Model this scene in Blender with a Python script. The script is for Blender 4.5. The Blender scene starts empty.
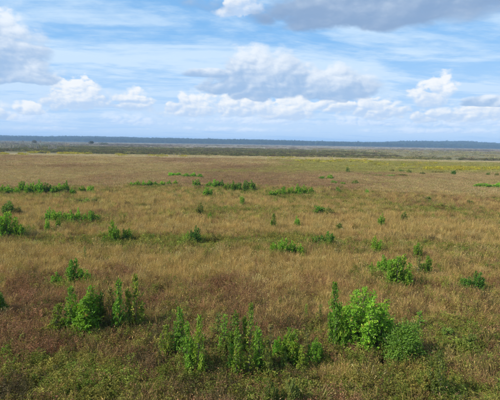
import bpy, math, random
import numpy as np
from mathutils import Matrix, Vector

random.seed(7)
rng = np.random.default_rng(11)
R = math.radians
scene = bpy.context.scene
col = scene.collection

# ---------------------------------------------------------------- camera
CAM_H, FPX, PITCH, ROLL = 9.0, 433.0, R(7.45), R(0.92)
cam = bpy.data.cameras.new('camera')
cam.sensor_width = 36.0
cam.lens = 36.0 * FPX / 500.0
cam.clip_start, cam.clip_end = 0.1, 60000
cam_ob = bpy.data.objects.new('camera', cam)
col.objects.link(cam_ob)
CM = Matrix.Rotation(R(90) - PITCH, 3, 'X') @ Matrix.Rotation(ROLL, 3, 'Z')
cam_ob.matrix_world = Matrix.Translation((0, 0, CAM_H)) @ CM.to_4x4()
scene.camera = cam_ob


def ray(px, py):
    return (CM @ Vector(((px - 250) / FPX, (200 - py) / FPX, -1))).normalized()


def ground_at(px, py, z=0.0):
    d = ray(px, py)
    t = (z - CAM_H) / d.z
    return d.x * t, d.y * t


def sky_at(px, py):
    d = ray(px, py)
    return math.degrees(math.atan2(d.x, d.y)), math.degrees(math.asin(d.z))


# ---------------------------------------------------------------- sun, sky, exposure
SUN_AZ, SUN_EL = -112.0, 40.0          # degrees clockwise from the view direction (+Y), above the horizon
sd = Vector((math.sin(R(SUN_AZ)) * math.cos(R(SUN_EL)), math.cos(R(SUN_AZ)) * math.cos(R(SUN_EL)), math.sin(R(SUN_EL))))
sun = bpy.data.lights.new('sun', 'SUN')
sun.energy, sun.angle, sun.color = 5.0, R(0.53), (1.0, 0.955, 0.86)
sun_ob = bpy.data.objects.new('sun', sun)
sun_ob.rotation_euler = sd.to_track_quat('Z', 'Y').to_euler()
sun_ob.location = (-40, -20, 60)
col.objects.link(sun_ob)

vs = scene.view_settings
vs.view_transform, vs.look, vs.exposure, vs.gamma = 'Standard', 'None', 0.14, 1.0
vs.use_curve_mapping = False
scene.cycles.max_bounces = 5
scene.cycles.diffuse_bounces = 2
scene.cycles.use_adaptive_sampling = True
scene.cycles.adaptive_threshold = 0.02
scene.cycles.transmission_bounces = 3
scene.cycles.volume_bounces = 1


class NT:
    """small helper that writes node networks as expressions"""
    def __init__(s, tree):
        s.t = tree
        s.n, s.l = tree.nodes, tree.links

    def put(s, sock, v):
        if hasattr(v, 'is_output'):
            s.l.new(v, sock)
        elif v is not None:
            if hasattr(sock.default_value, '__len__') and not hasattr(v, '__len__'):
                v = (v,) * len(sock.default_value)
            if hasattr(sock.default_value, '__len__') and len(v) == 3 and len(sock.default_value) == 4:
                v = (*v, 1)
            sock.default_value = v

    def m(s, op, a, b=None, c=None, clamp=False):
        n = s.n.new('ShaderNodeMath')
        n.operation, n.use_clamp = op, clamp
        for i, v in enumerate((a, b, c)):
            if v is not None:
                s.put(n.inputs[i], v)
        return n.outputs[0]

    def add(s, a, b): return s.m('ADD', a, b)
    def sub(s, a, b): return s.m('SUBTRACT', a, b)
    def mul(s, a, b): return s.m('MULTIPLY', a, b)
    def mx(s, a, b): return s.m('MAXIMUM', a, b)

    def sm(s, x, a, b, lo=0.0, hi=1.0):
        n = s.n.new('ShaderNodeMapRange')
        n.interpolation_type = 'SMOOTHSTEP'
        for k, v in zip((0, 1, 2, 3, 4), (x, a, b, lo, hi)):
            s.put(n.inputs[k], v)
        return n.outputs[0]

    def mix(s, f, a, b, mode='MIX'):
        n = s.n.new('ShaderNodeMix')
        n.data_type, n.blend_type = 'RGBA', mode
        n.clamp_factor = True
        s.put(n.inputs[0], f)
        s.put(n.inputs[6], a)
        s.put(n.inputs[7], b)
        return n.outputs[2]

    def noise(s, v, scale=1.0, detail=5.0, rough=0.55, dist=0.0):
        n = s.n.new('ShaderNodeTexNoise')
        n.inputs['Scale'].default_value = scale
        n.inputs['Detail'].default_value = detail
        n.inputs['Roughness'].default_value = rough
        n.inputs['Distortion'].default_value = dist
        if v is not None:
            s.l.new(v, n.inputs['Vector'])
        return n.outputs[0]

    def xyz(s, x, y, z):
        n = s.n.new('ShaderNodeCombineXYZ')
        for i, v in enumerate((x, y, z)):
            s.put(n.inputs[i], v)
        return n.outputs[0]

    def sep(s, v):
        n = s.n.new('ShaderNodeSeparateXYZ')
        s.l.new(v, n.inputs[0])
        return n.outputs


world = bpy.data.worlds.new('World')
scene.world = world
world.use_nodes = True
world.cycles.sampling_method = 'NONE'
W = NT(world.node_tree)
W.n.clear()
STR = 0.1
skyn = W.n.new('ShaderNodeTexSky')
skyn.sky_type = 'NISHITA'
skyn.sun_disc = False
skyn.sun_elevation = R(SUN_EL)
skyn.sun_rotation = R(SUN_AZ)
skyn.altitude, skyn.air_density, skyn.dust_density, skyn.ozone_density = 50, 1.0, 1.0, 2.5
gen = W.n.new('ShaderNodeTexCoord').outputs['Generated']
X, Y, Z = W.sep(gen)
rad = W.m('SQRT', W.add(W.mul(X, X), W.mul(Y, Y)))
az = W.mul(W.m('ARCTAN2', X, Y), 180 / math.pi)
el = W.mul(W.m('ARCSINE', Z), 180 / math.pi)
PERIOD = 72.0                                                       # the cloud field goes round the sky in five sweeps
azm = W.sub(W.m('FLOORED_MODULO', W.add(az, PERIOD / 2), PERIOD), PERIOD / 2)
ux, uy = W.m('DIVIDE', X, W.mx(rad, 0.001)), W.m('DIVIDE', Y, W.mx(rad, 0.001))


def skyvec(k, kz, dz=0.0, da=0.0, off=0.0):
    """seamless angular coordinate; one unit = 57.3/k degrees across, 1/kz degrees up"""
    if da:
        c, s_ = math.cos(R(da)), math.sin(R(da))
        a = W.add(W.mul(ux, c), W.mul(uy, s_))
        b = W.sub(W.mul(uy, c), W.mul(ux, s_))
    else:
        a, b = ux, uy
    return W.xyz(W.add(W.mul(a, k), off), W.mul(b, k), W.mul(W.add(el, dz), kz))


def lin(r, g, b, s=1 / STR):
    f = lambda c: ((c / 255 + 0.055) / 1.055) ** 2.4 if c > 10 else c / 255 / 12.92
    return (f(r) * s, f(g) * s, f(b) * s, 1)


# high thin veil: streaked altocumulus sheet at one height above the ground
zz = W.add(W.mx(Z, 0.0), 0.07)
pxl, pyl = W.m('DIVIDE', X, zz), W.m('DIVIDE', Y, zz)
v1 = W.noise(W.xyz(W.add(W.mul(pxl, 0.55), W.mul(pyl, 0.30)), W.sub(W.mul(pyl, 1.3), W.mul(pxl, 0.34)), 3.1), 0.8, 6, 0.6, 0.5)
v2 = W.noise(W.xyz(W.mul(pxl, 2.2), W.mul(pyl, 3.2), 8.0), 1.8, 5, 0.65)
veil = W.sm(W.add(W.mul(v1, 0.85), W.mul(v2, 0.24)), 0.44, 0.66)
low = W.sm(el, 15.0, 1.0)
veil = W.m('MINIMUM', W.add(W.mul(veil, 0.75), W.mul(low, 0.66)), 0.92)
base = W.mix(W.sm(el, 4.0, 40.0, 0.90, 0.45), skyn.outputs[0], lin(128, 188, 244))
sky_c = W.mix(veil, base, W.mix(low, lin(208, 230, 249), lin(198, 221, 246)))


def vec(op, a, b=None, c=None, out=0):
    n = W.n.new('ShaderNodeVectorMath')
    n.operation = op
    for i, v in enumerate((a, b, c)):
        if v is not None:
            W.put(n.inputs[i], v)
    return n.outputs[out]


def ellipses(items, warp_a, warp_e):
    """field of flat-based cloud bodies; item = (px0, px1, py_top, py_base). returns field and height inside the body"""
    f = hgt = None
    E = W.add(el, warp_e)
    P = W.xyz(W.add(azm, warp_a), E, E)
    for (x0, x1, yt, yb) in items:
        a0, a1 = sky_at(x0, yb)[0], sky_at(x1, yb)[0]
        e1 = sky_at((x0 + x1) / 2, yt)[1]
        e0 = sky_at((x0 + x1) / 2, yb)[1]
        hw, hh = (a1 - a0) / 2, (e1 - e0)
        ec = e0 + 0.22 * hh
        up, dn = 1 / (0.78 * hh), 1 / (0.22 * hh)
        q = vec('MULTIPLY_ADD', P, (1 / hw, up, -dn), (-(a0 + a1) / 2 / hw, -ec * up, ec * dn))
        q = vec('MAXIMUM', q, (-9999, 0, 0))
        r2 = vec('DOT_PRODUCT', q, q, out=1)
        hi = W.m('MULTIPLY_ADD', el, 1 / hh, -e0 / hh)
        if f is None:
            f, hgt = r2, hi
        else:
            g = W.sm(W.sub(f, r2), -0.3, 0.3)
            hgt = W.m('MULTIPLY_ADD', W.sub(hi, hgt), g, hgt)
            f = W.m('MINIMUM', f, r2)
    return W.sub(1.0, W.m('SQRT', f)), hgt


def cloud_layer(under, items, k, kz, off, lump, white, grey, edge, base_lo, base_hi, opac, relief=2.2, warp=6.0, fray=0.5):
    def puffs(v, det):
        n = W.n.new('ShaderNodeTexNoise')
        n.noise_type = 'RIDGED_MULTIFRACTAL'
        n.normalize = False
        for nm, val in (('Scale', 0.85), ('Detail', det), ('Roughness', 0.5), ('Offset', 1.0), ('Gain', 1.2), ('Lacunarity', 2.2)):
            n.inputs[nm].default_value = val
        W.l.new(v, n.inputs['Vector'])
        return W.m('MULTIPLY_ADD', n.outputs[0], -0.42, 0.92)            # rounded billows with creases between
    p0, p1 = skyvec(k, kz, off=off), skyvec(k, kz, dz=0.20 / kz, da=-9.0 / k, off=off)       # p1: a little nearer the sun
    n0 = W.add(W.mul(W.noise(p0, 1.0, 5, 0.60, 0.0), 0.6), W.mul(puffs(p0, 3.0), 0.4))
    n1 = W.add(W.mul(W.noise(p1, 1.0, 3, 0.55, 0.0), 0.6), W.mul(puffs(p1, 2.0), 0.4))
    w = W.noise(skyvec(k * 0.4, kz * 0.4, off=off + 9), 1.0, 3, 0.5)
    soft = W.noise(skyvec(k * 0.3, kz * 0.5, off=off + 19), 1.0, 2, 0.5)
    f, hgt = ellipses(items, W.mul(W.sub(w, 0.5), warp), W.mul(W.sub(n0, 0.5), 0.16 / kz))
    body = W.add(f, W.add(W.mul(W.sub(n0, 0.5), lump), W.mul(W.sub(w, 0.5), lump * 0.5)))
    alpha = W.mul(W.sm(body, -0.02, W.sm(soft, 0.42, 0.62, edge, edge + fray)), opac)
    lit = W.add(W.mul(W.sub(n0, n1), relief), W.sm(hgt, base_lo, base_hi))
    lit = W.add(lit, W.mul(W.sub(w, 0.5), 0.9))
    c = W.mix(W.sm(lit, -0.1, 1.0), grey, white)
    return W.mix(alpha, under, c)


# far low cumulus in rows near the horizon, bright against the haze
rows = [(-40, 90, 108, 125), (50, 200, 110, 126), (150, 350, 110, 126), (310, 430, 112, 127), (390, 560, 112, 128), (-60, 120, 124, 131), (140, 330, 125, 132), (330, 560, 126, 134)]
sky_c = cloud_layer(sky_c, rows, 44, 1.5, 2.0, 1.6, lin(236, 243, 253), lin(190, 211, 243), 0.8, -0.4, 0.9, 0.62, 2.0, 8.0)
cumulus = [(36, 120, 71, 112), (104, 158, 84, 114), (160, 230, 88, 118), (205, 280, 88, 118), (250, 330, 94, 120), (328, 420, 92, 120),
           (404, 530, 100, 123), (414, 460, 70, 112), (-40, 24, 99, 120), (312, 356, 94, 114), (20, 50, 100, 116), (214, 262, -20, 18)]
sky_c = cloud_layer(sky_c, cumulus, 30, 0.85, 5.0, 1.7, lin(247, 247, 246), lin(186, 208, 236), 0.26, -0.12, 1.1, 0.88, 2.2, 5.0, 0.5)
# nearer grey-based clouds
greys = [(200, 320, 42, 101), (290, 388, 62, 102), (452, 550, 93, 107), (-80, 58, -2, 84), (-80, 70, 50, 83), (180, 240, 66, 78)]
sky_c = cloud_layer(sky_c, greys, 20, 0.60, 12.0, 1.0, lin(232, 239, 247), lin(157, 186, 221), 0.17, -0.02, 1.2, 0.94, 1.7, 4.0, 0.2)
high = [(206, 760, -66, 24), (320, 600, -70, 27)]
sky_c = cloud_layer(sky_c, high, 11, 0.34, 21.0, 1.1, lin(208, 221, 236), lin(134, 161, 197), 0.30, 0.05, 1.3, 0.93, 1.5, 8.0)
# the same broken cloud deck overhead, above the part of the sky in view
ov = W.noise(W.xyz(W.mul(pxl, 1.1), W.mul(pyl, 1.1), 30.0), 1.0, 6, 0.55)
sky_c = W.mix(W.mul(W.sm(ov, 0.52, 0.64), W.sm(el, 20.0, 32.0, 0.0, 0.9)), sky_c, lin(200, 212, 234))
bg = W.n.new('ShaderNodeBackground')
bg.inputs['Strength'].default_value = STR
W.l.new(sky_c, bg.inputs['Color'])
wo = W.n.new('ShaderNodeOutputWorld')
W.l.new(bg.outputs[0], wo.inputs['Surface'])


# ---------------------------------------------------------------- helpers
def fbm(x, y, seed=0, octaves=4, gain=0.55):
    """2-D value noise, 0..1"""
    r = np.random.default_rng(900 + seed)
    tab = r.random((256, 256))
    tot, amp, s = np.zeros_like(x, dtype=float), 1.0, 0.0
    for o in range(octaves):
        xx, yy = x * 2 ** o + 17.3 * o, y * 2 ** o + 5.1 * o
        xi, yi = np.floor(xx).astype(int), np.floor(yy).astype(int)
        fx, fy = xx - xi, yy - yi
        fx, fy = fx * fx * (3 - 2 * fx), fy * fy * (3 - 2 * fy)
        g = lambda a, b: tab[a & 255, b & 255]
        v = (g(xi, yi) * (1 - fx) + g(xi + 1, yi) * fx) * (1 - fy) + (g(xi, yi + 1) * (1 - fx) + g(xi + 1, yi + 1) * fx) * fy
        tot += amp * v
        s += amp
        amp *= gain
    return tot / s


def sstep(x, a, b):
    t = np.clip((x - a) / (b - a), 0, 1)
    return t * t * (3 - 2 * t)


def terrain(x, y):
    x, y = np.asarray(x, float), np.asarray(y, float)
    z = 12 * sstep(y, 2150, 3100) + 12 * (fbm(x / 700, y / 700, 3, 2) - 0.3) * sstep(y, 2150, 2600)
    z = z + 14 * np.exp(-((x - 1130) / 170) ** 2 - ((y - 3000) / 300) ** 2) + 16 * np.exp(-((x - 1480) / 190) ** 2 - ((y - 3050) / 300) ** 2)
    z = z + 7 * sstep(x, -200, -1200) * sstep(y, 2300, 3100)
    return z


def new_mesh(name, verts, faces, mat, attr=None):
    me = bpy.data.meshes.new(name)
    me.from_pydata([tuple(v) for v in verts], [], faces)
    if attr is not None:
        a = me.attributes.new('tone', 'FLOAT', 'POINT')
        a.data.foreach_set('value', np.asarray(attr, np.float32))
    if mat:
        me.materials.append(mat)
    me.update()
    return me


def link(name, data, parent=None):
    o = bpy.data.objects.new(name, data)
    col.objects.link(o)
    if parent:
        o.parent = parent
    return o


def tag(o, label, cat=None, group=None, kind=None):
    o['label'] = label
    if cat:
        o['category'] = cat
    if group:
        o['group'] = group
    if kind:
        o['kind'] = kind
    return o


# ---------------------------------------------------------------- materials
def plant_mat(name, source, transl=0.3, vary=(0.62, 1.35), gloss=0.0):
    """leaf or blade: its colour comes from the plant (instance or object colour), each blade or leaf a little different"""
    mt = bpy.data.materials.new(name)
    mt.use_nodes = True
    N = NT(mt.node_tree)
    N.n.clear()
    if source == 'instance':
        a = N.n.new('ShaderNodeAttribute')
        a.attribute_type, a.attribute_name = 'INSTANCER', 'tint'
        c = a.outputs['Color']
    else:
        a = N.n.new('ShaderNodeObjectInfo')
        c = a.outputs['Color']
    t = N.n.new('ShaderNodeAttribute')
    t.attribute_type, t.attribute_name = 'GEOMETRY', 'tone'
    tn = t.outputs['Fac']
    f = N.sm(tn, 0.0, 1.0, vary[0], vary[1])
    c = N.mix(1.0, c, N.xyz(f, f, f), 'MULTIPLY')
    if source == 'object':                                       # plants and leaves differ: some yellower, a few browned
        c = N.mix(N.sm(N.noise(N.n.new('ShaderNodeNewGeometry').outputs['Position'], 2.2, 3, 0.6), 0.45, 0.72, 0.0, 0.55), c, N.mix(1.0, c, (1.5, 1.08, 1.0, 1), 'MULTIPLY'))
        c = N.mix(N.sm(tn, 0.965, 1.0, 0.0, 0.8), c, (.26, .16, .06, 1))
        c = N.mix(N.sm(tn, 0.72, 1.0, 0.0, 0.45), c, N.mix(1.0, c, (1.9, 1.25, 0.9, 1), 'MULTIPLY'))
    d = N.n.new('ShaderNodeBsdfDiffuse')
    N.l.new(c, d.inputs['Color'])
    tr = N.n.new('ShaderNodeBsdfTranslucent')
    N.l.new(N.mix(1.0, c, (1.1, 1.2, 0.7, 1), 'MULTIPLY'), tr.inputs['Color'])
    ms = N.n.new('ShaderNodeMixShader')
    ms.inputs[0].default_value = transl
    N.l.new(d.outputs[0], ms.inputs[1])
    N.l.new(tr.outputs[0], ms.inputs[2])
    out = ms.outputs[0]
    if gloss:
        g = N.n.new('ShaderNodeBsdfGlossy')
        g.inputs['Roughness'].default_value = 0.45
        m2 = N.n.new('ShaderNodeMixShader')
        m2.inputs[0].default_value = gloss
        N.l.new(out, m2.inputs[1])
        N.l.new(g.outputs[0], m2.inputs[2])
        out = m2.outputs[0]
    o = N.n.new('ShaderNodeOutputMaterial')
    N.l.new(out, o.inputs['Surface'])
    return mt


M_GRASS = plant_mat('grass_blade', 'instance', 0.32, (0.76, 1.2))
M_SCRUB = plant_mat('scrub_leaf', 'instance', 0.2, (0.6, 1.4))
M_LEAF = plant_mat('shrub_leaf', 'object', 0.42, (0.65, 1.35), 0.012)


def bark_mat():
    mt = bpy.data.materials.new('bark')
    mt.use_nodes = True
    N = NT(mt.node_tree)
    b = N.n['Principled BSDF']
    tc = N.n.new('ShaderNodeTexCoord').outputs['Object']
    n = N.noise(tc, 18, 5, 0.6)
    N.l.new(N.mix(n, (0.07, 0.05, 0.035, 1), (0.2, 0.16, 0.12, 1)), b.inputs['Base Color'])
    b.inputs['Roughness'].default_value = 0.85
    return mt


M_BARK = bark_mat()


def dead_mat():
    mt = bpy.data.materials.new('weathered_wood')
    mt.use_nodes = True
    N = NT(mt.node_tree)
    b = N.n['Principled BSDF']
    tc = N.n.new('ShaderNodeTexCoord').outputs['Object']
    N.l.new(N.mix(N.noise(tc, 3, 5, 0.6), (.16, .14, .12, 1), (.34, .31, .27, 1)), b.inputs['Base Color'])
    b.inputs['Roughness'].default_value = 0.9
    return mt


M_DEAD = dead_mat()


def ground_mat():
    mt = bpy.data.materials.new('prairie_soil_and_thatch')
    mt.use_nodes = True
    N = NT(mt.node_tree)
    b = N.n['Principled BSDF']
    b.inputs['Roughness'].default_value = 1.0
    b.inputs['Specular IOR Level'].default_value = 0.1
    p = N.n.new('ShaderNodeNewGeometry').outputs['Position']
    x, y, z = N.sep(p)
    nb = N.noise(N.xyz(N.mul(x, 0.25), y, 0.0), 0.012, 4, 0.6)
    yy = N.add(y, N.mul(N.sub(nb, 0.5), N.sm(y, 100.0, 900.0, 20.0, 260.0)))
    fine = N.noise(p, 2.5, 6, 0.7)
    mid = N.noise(p, 0.12, 5, 0.6)
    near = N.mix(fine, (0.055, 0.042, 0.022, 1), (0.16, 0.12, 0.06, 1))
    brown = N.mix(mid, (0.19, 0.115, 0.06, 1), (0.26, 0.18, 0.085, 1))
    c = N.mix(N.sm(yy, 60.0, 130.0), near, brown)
    c = N.mix(N.sm(yy, 236.0, 262.0), c, (0.36, 0.27, 0.15, 1))
    c = N.mix(N.sm(yy, 276.0, 292.0), c, N.mix(mid, (.12, .11, .045, 1), (.24, .20, .10, 1)))
    c = N.mix(N.sm(yy, 640.0, 760.0), c, N.mix(mid, (0.17, 0.14, 0.105, 1), (0.25, 0.21, 0.16, 1)))
    c = N.mix(N.sm(y, 2100.0, 2300.0), c, (0.05, 0.06, 0.03, 1))
    N.l.new(c, b.inputs['Base Color'])
    bp = N.n.new('ShaderNodeBump')
    bp.inputs['Strength'].default_value = 0.6
    bp.inputs['Distance'].default_value = 0.15
    N.l.new(fine, bp.inputs['Height'])
    N.l.new(bp.outputs[0], b.inputs['Normal'])
    return mt


# ---------------------------------------------------------------- the ground
def build_ground():
    xs = np.unique(np.concatenate([np.linspace(-8000, 8000, 65), np.linspace(-2600, 2600, 105)]))
    ys = np.unique(np.concatenate([np.linspace(-3000, 2000, 41), np.linspace(2000, 3600, 41), np.linspace(3600, 9000, 19)]))
    gx, gy = np.meshgrid(xs, ys)
    gz = terrain(gx, gy)
    v = np.stack([gx, gy, gz], -1).reshape(-1, 3)
    nx = len(xs)
    f = [(j * nx + i, j * nx + i + 1, (j + 1) * nx + i + 1, (j + 1) * nx + i) for j in range(len(ys) - 1) for i in range(nx - 1)]
    me = new_mesh('ground', v, f, ground_mat())
    me.polygons.foreach_set('use_smooth', [True] * len(me.polygons))
    o = link('ground', me)
    tag(o, 'flat open prairie floor reaching to the far tree line', kind='structure')


build_ground()


# ---------------------------------------------------------------- small plant meshes for the masses
class MB:
    def __init__(s):
        s.v, s.f, s.a = [], [], []

    def strip(s, pts, w0, w1, side, tone):
        b = len(s.v)
        n = len(pts)
        for i, p in enumerate(pts):
            w = w0 + (w1 - w0) * i / (n - 1)
            s.v += [p - side * w, p + side * w]
            s.a += [tone, tone]
        for i in range(n - 1):
            s.f.append((b + 2 * i, b + 2 * i + 1, b + 2 * i + 3, b + 2 * i + 2))

    def leaf(s, p, d, nrm, L, wd, tone, fold=0.25):
        """a leaf folded along its midrib: two triangles pairs, pointed at both ends"""
        side = np.cross(d, nrm)
        side = side / (np.linalg.norm(side) + 1e-9)
        b = len(s.v)
        mid = p + d * L * 0.45
        s.v += [p, mid + side * wd + nrm * wd * fold, p + d * L, mid - side * wd + nrm * wd * fold]
        s.a += [tone] * 4
        s.f += [(b, b + 1, b + 2), (b, b + 2, b + 3)]

    def tube(s, pts, r0, r1, k=5, tone=0.5):
        b = len(s.v)
        n = len(pts)
        for i, p in enumerate(pts):
            q = pts[min(i + 1, n - 1)] - pts[max(i - 1, 0)]
            q = q / (np.linalg.norm(q) + 1e-9)
            u = np.cross(q, (0.3, 0.9, 0.1))
            u /= np.linalg.norm(u) + 1e-9
            w = np.cross(q, u)
            r = r0 + (r1 - r0) * i / (n - 1)
            for j in range(k):
                t = 2 * math.pi * j / k
                s.v.append(p + (u * math.cos(t) + w * math.sin(t)) * r)
                s.a.append(tone)
        for i in range(n - 1):
            for j in range(k):
                s.f.append((b + i * k + j, b + i * k + (j + 1) % k, b + (i + 1) * k + (j + 1) % k, b + (i + 1) * k + j))
        s.f.append(tuple(b + (n - 1) * k + j for j in range(k)))

    def mesh(s, name, mat):
        return new_mesh(name, s.v, s.f, mat, s.a)


def unit(v):
    return v / (np.linalg.norm(v) + 1e-9)


def rdir(zlo=-1.0, zhi=1.0):
    z, t = rng.uniform(zlo, zhi), rng.uniform(0, 2 * math.pi)
    r = math.sqrt(max(0, 1 - z * z))
    return np.array((r * math.cos(t), r * math.sin(t), z))


def grass_tuft(n=46, rad=0.24, h=(0.45, 0.95), w=0.0045, lean=0.45, seed_heads=0.07):
    b = MB()
    for _ in range(n):
        t = rng.uniform(0, 2 * math.pi)
        r = rad * math.sqrt(rng.random())
        p0 = np.array((r * math.cos(t), r * math.sin(t), -0.02))
        out = unit(np.array((math.cos(t) + rng.normal(0, .7), math.sin(t) + rng.normal(0, .7), 0)))
        H, ln = rng.uniform(*h), abs(rng.normal(0, lean)) * 0.6 + 0.08
        side = unit(np.cross(out, (0, 0, 1)) + rdir() * 0.6)
        pts = [p0 + np.array((0, 0, H * u)) + out * (H * ln * u * u) - np.array((0, 0, H * ln * 0.45 * u ** 3)) for u in (0, .4, .72, 1.0)]
        tone = rng.random()
        b.strip(pts, w * rng.uniform(.8, 1.5), w * 0.35, side, tone)
        if rng.random() < seed_heads:
            q = unit(pts[3] - pts[2])
            L = rng.uniform(.08, .17)
            tip = pts[3]
            b.leaf(tip - q * L * .4, q, rdir(), L, 0.012, min(1, tone * .7 + .2))
            b.leaf(tip - q * L * .2, unit(q + rdir() * .35), rdir(), L * .8, 0.010, min(1, tone * .7 + .2))
    return b


def weed(nst=9, rad=0.22, h=(0.5, 0.95), leaves=16, L=0.05, wd=0.013, w=0.0035, up=0.35):
    """branching stalks set with small leaves or dry flower bits"""
    b = MB()
    for _ in range(nst):
        t = rng.uniform(0, 2 * math.pi)
        r = rad * math.sqrt(rng.random())
        p0 = np.array((r * math.cos(t), r * math.sin(t), -0.02))
        H = rng.uniform(*h)
        top = p0 + np.array((0, 0, H)) + rdir(0, .3) * H * 0.28
        side = unit(np.cross(unit(top - p0), rdir()))
        midp = (p0 + top) / 2 + rdir() * 0.04
        b.strip([p0, midp, top], w, w * .5, side, rng.uniform(.1, .5))
        for k in range(leaves):
            u = rng.uniform(.22, 1.02) ** .8
            p = p0 + (top - p0) * u
            d = unit(rdir() + np.array((0, 0, up)))
            p = p + d * rng.uniform(0, .09) * (1.15 - .5 * u)
            b.leaf(p, d, unit(rdir(.1, 1)), L * rng.uniform(.6, 1.4), wd * rng.uniform(.7, 1.4), rng.random())
    return b


def clump(n, rx, rz, L, wd, zc=None, hollow=0.35, stems=0):
    """low bush: leaves on twigs through an uneven rounded volume"""
    b = MB()
    lobes = [(rdir(-.2, 1) * np.array((rx * .5, rx * .5, rz * .5)), rng.uniform(.45, .75)) for _ in range(6)]
    zc = rz if zc is None else zc
    for _ in range(n):
        c, s = lobes[rng.integers(len(lobes))]
        d = rdir()
        rr = (hollow + (1 - hollow) * rng.random()) ** .6
        p = c + d * np.array((rx, rx, rz)) * s * rr + np.array((0, 0, zc))
        p[2] = max(p[2], 0.03)
        dd = unit(d * .6 + rdir() + np.array((0, 0, .2)))
        b.leaf(p, dd, unit(d + rdir() * .7 + np.array((0, 0, .4))), L * rng.uniform(.6, 1.3), wd * rng.uniform(.7, 1.3), rng.random())
    for _ in range(stems):
        p1 = lobes[rng.integers(len(lobes))][0] + np.array((0, 0, zc))
        b.strip([np.array((0, 0, -0.05)), p1 * np.array((.6, .6, .5)), p1], 0.03 * rx, 0.01 * rx, unit(rdir(-.1, .1)), .1)
    return b


def bare_clump(n, rx, rz, w):
    b = MB()
    for _ in range(n):
        t = rng.uniform(0, 2 * math.pi)
        r = rx * math.sqrt(rng.random())
        p0 = np.array((r * math.cos(t), r * math.sin(t), 0))
        H = rz * rng.uniform(.5, 1)
        p1 = p0 + np.array((rng.normal(0, .12), rng.normal(0, .12), 1)) * H
        b.strip([p0, (p0 + p1) / 2 + rdir() * .1, p1], w, w * .4, unit(rdir(-.1, .1)), rng.random())
        for _ in range(5):
            q0 = p0 + (p1 - p0) * rng.uniform(.3, .9)
            q1 = q0 + rdir(.1, .8) * H * rng.uniform(.2, .4)
            b.strip([q0, q1], w * .6, w * .25, unit(rdir()), rng.random())
    return b


def far_tree(H, pine=False):
    b = MB()
    b.tube([np.array((0, 0, -.5)), np.array((.2, .1, H * .4)), np.array((0, .2, H * .8))], .35, .12, 4, .2)
    rx = H * (.2 if pine else .34)
    for _ in range(14 if not pine else 10):
        c = np.array((rng.normal(0, rx * .5), rng.normal(0, rx * .5), H * rng.uniform(.42 if pine else .3, .92)))
        s = rx * rng.uniform(.35, .6)
        for _ in range(16):
            d = rdir(-.5, 1)
            b.leaf(c + d * s * rng.uniform(.5, 1), unit(rdir()), unit(d + rdir() * .5), s * .8, s * .3, rng.random())
    return b


def scatter(name, meshes, pts, idx, rot, scl, tint, label, cat, mat):
    """ONE object: a cloud of points that carries one plant mesh on each point"""
    src = bpy.data.collections.new(name + '_kinds')
    for i, mb in enumerate(meshes):
        me = mb.mesh('%s_kind_%02d' % (name, i), mat)
        src.objects.link(bpy.data.objects.new('%s_kind_%02d' % (name, i), me))
    me = bpy.data.meshes.new(name)
    n = len(pts)
    me.vertices.add(n)
    me.vertices.foreach_set('co', np.asarray(pts, np.float32).ravel())
    me.attributes.new('kind_index', 'INT', 'POINT').data.foreach_set('value', np.asarray(idx, np.int32))
    me.attributes.new('turn', 'FLOAT_VECTOR', 'POINT').data.foreach_set('vector', np.asarray(rot, np.float32).ravel())
    me.attributes.new('size', 'FLOAT_VECTOR', 'POINT').data.foreach_set('vector', np.asarray(scl, np.float32).ravel())
    t4 = np.ones((n, 4), np.float32)
    t4[:, :3] = tint
    me.attributes.new('tint', 'FLOAT_COLOR', 'POINT').data.foreach_set('color', t4.ravel())
    me.materials.append(mat)
    o = link(name, me)
    ng = bpy.data.node_groups.new(name + '_spread', 'GeometryNodeTree')
    ng.interface.new_socket('Geometry', in_out='INPUT', socket_type='NodeSocketGeometry')
    ng.interface.new_socket('Geometry', in_out='OUTPUT', socket_type='NodeSocketGeometry')
    N = ng.nodes
    gi, go = N.new('NodeGroupInput'), N.new('NodeGroupOutput')
    ip = N.new('GeometryNodeInstanceOnPoints')
    ci = N.new('GeometryNodeCollectionInfo')
    ci.inputs['Collection'].default_value = src
    ci.inputs['Separate Children'].default_value = True
    ci.inputs['Reset Children'].default_value = True
    ip.inputs['Pick Instance'].default_value = True

    def named(nm, ty):
        a = N.new('GeometryNodeInputNamedAttribute')
        a.data_type = ty
        a.inputs['Name'].default_value = nm
        return a.outputs['Attribute']
    L = ng.links
    L.new(gi.outputs[0], ip.inputs['Points'])
    L.new(ci.outputs[0], ip.inputs['Instance'])
    L.new(named('kind_index', 'INT'), ip.inputs['Instance Index'])
    e2r = N.new('FunctionNodeEulerToRotation')
    L.new(named('turn', 'FLOAT_VECTOR'), e2r.inputs[0])
    L.new(e2r.outputs[0], ip.inputs['Rotation'])
    L.new(named('size', 'FLOAT_VECTOR'), ip.inputs['Scale'])
    L.new(ip.outputs[0], go.inputs[0])
    o.modifiers.new('spread', 'NODES').node_group = ng
    tag(o, label, cat, kind='stuff')
    return o


def wedge(n, r0, r1, half=38):
    r = np.sqrt(rng.random(n) * (r1 * r1 - r0 * r0) + r0 * r0)
    a = np.radians(rng.uniform(-half, half, n))
    return r * np.sin(a), r * np.cos(a)


def rots(n, tilt=0.12):
    return np.stack([rng.normal(0, tilt, n), rng.normal(0, tilt, n), rng.uniform(0, 2 * math.pi, n)], -1)


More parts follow.
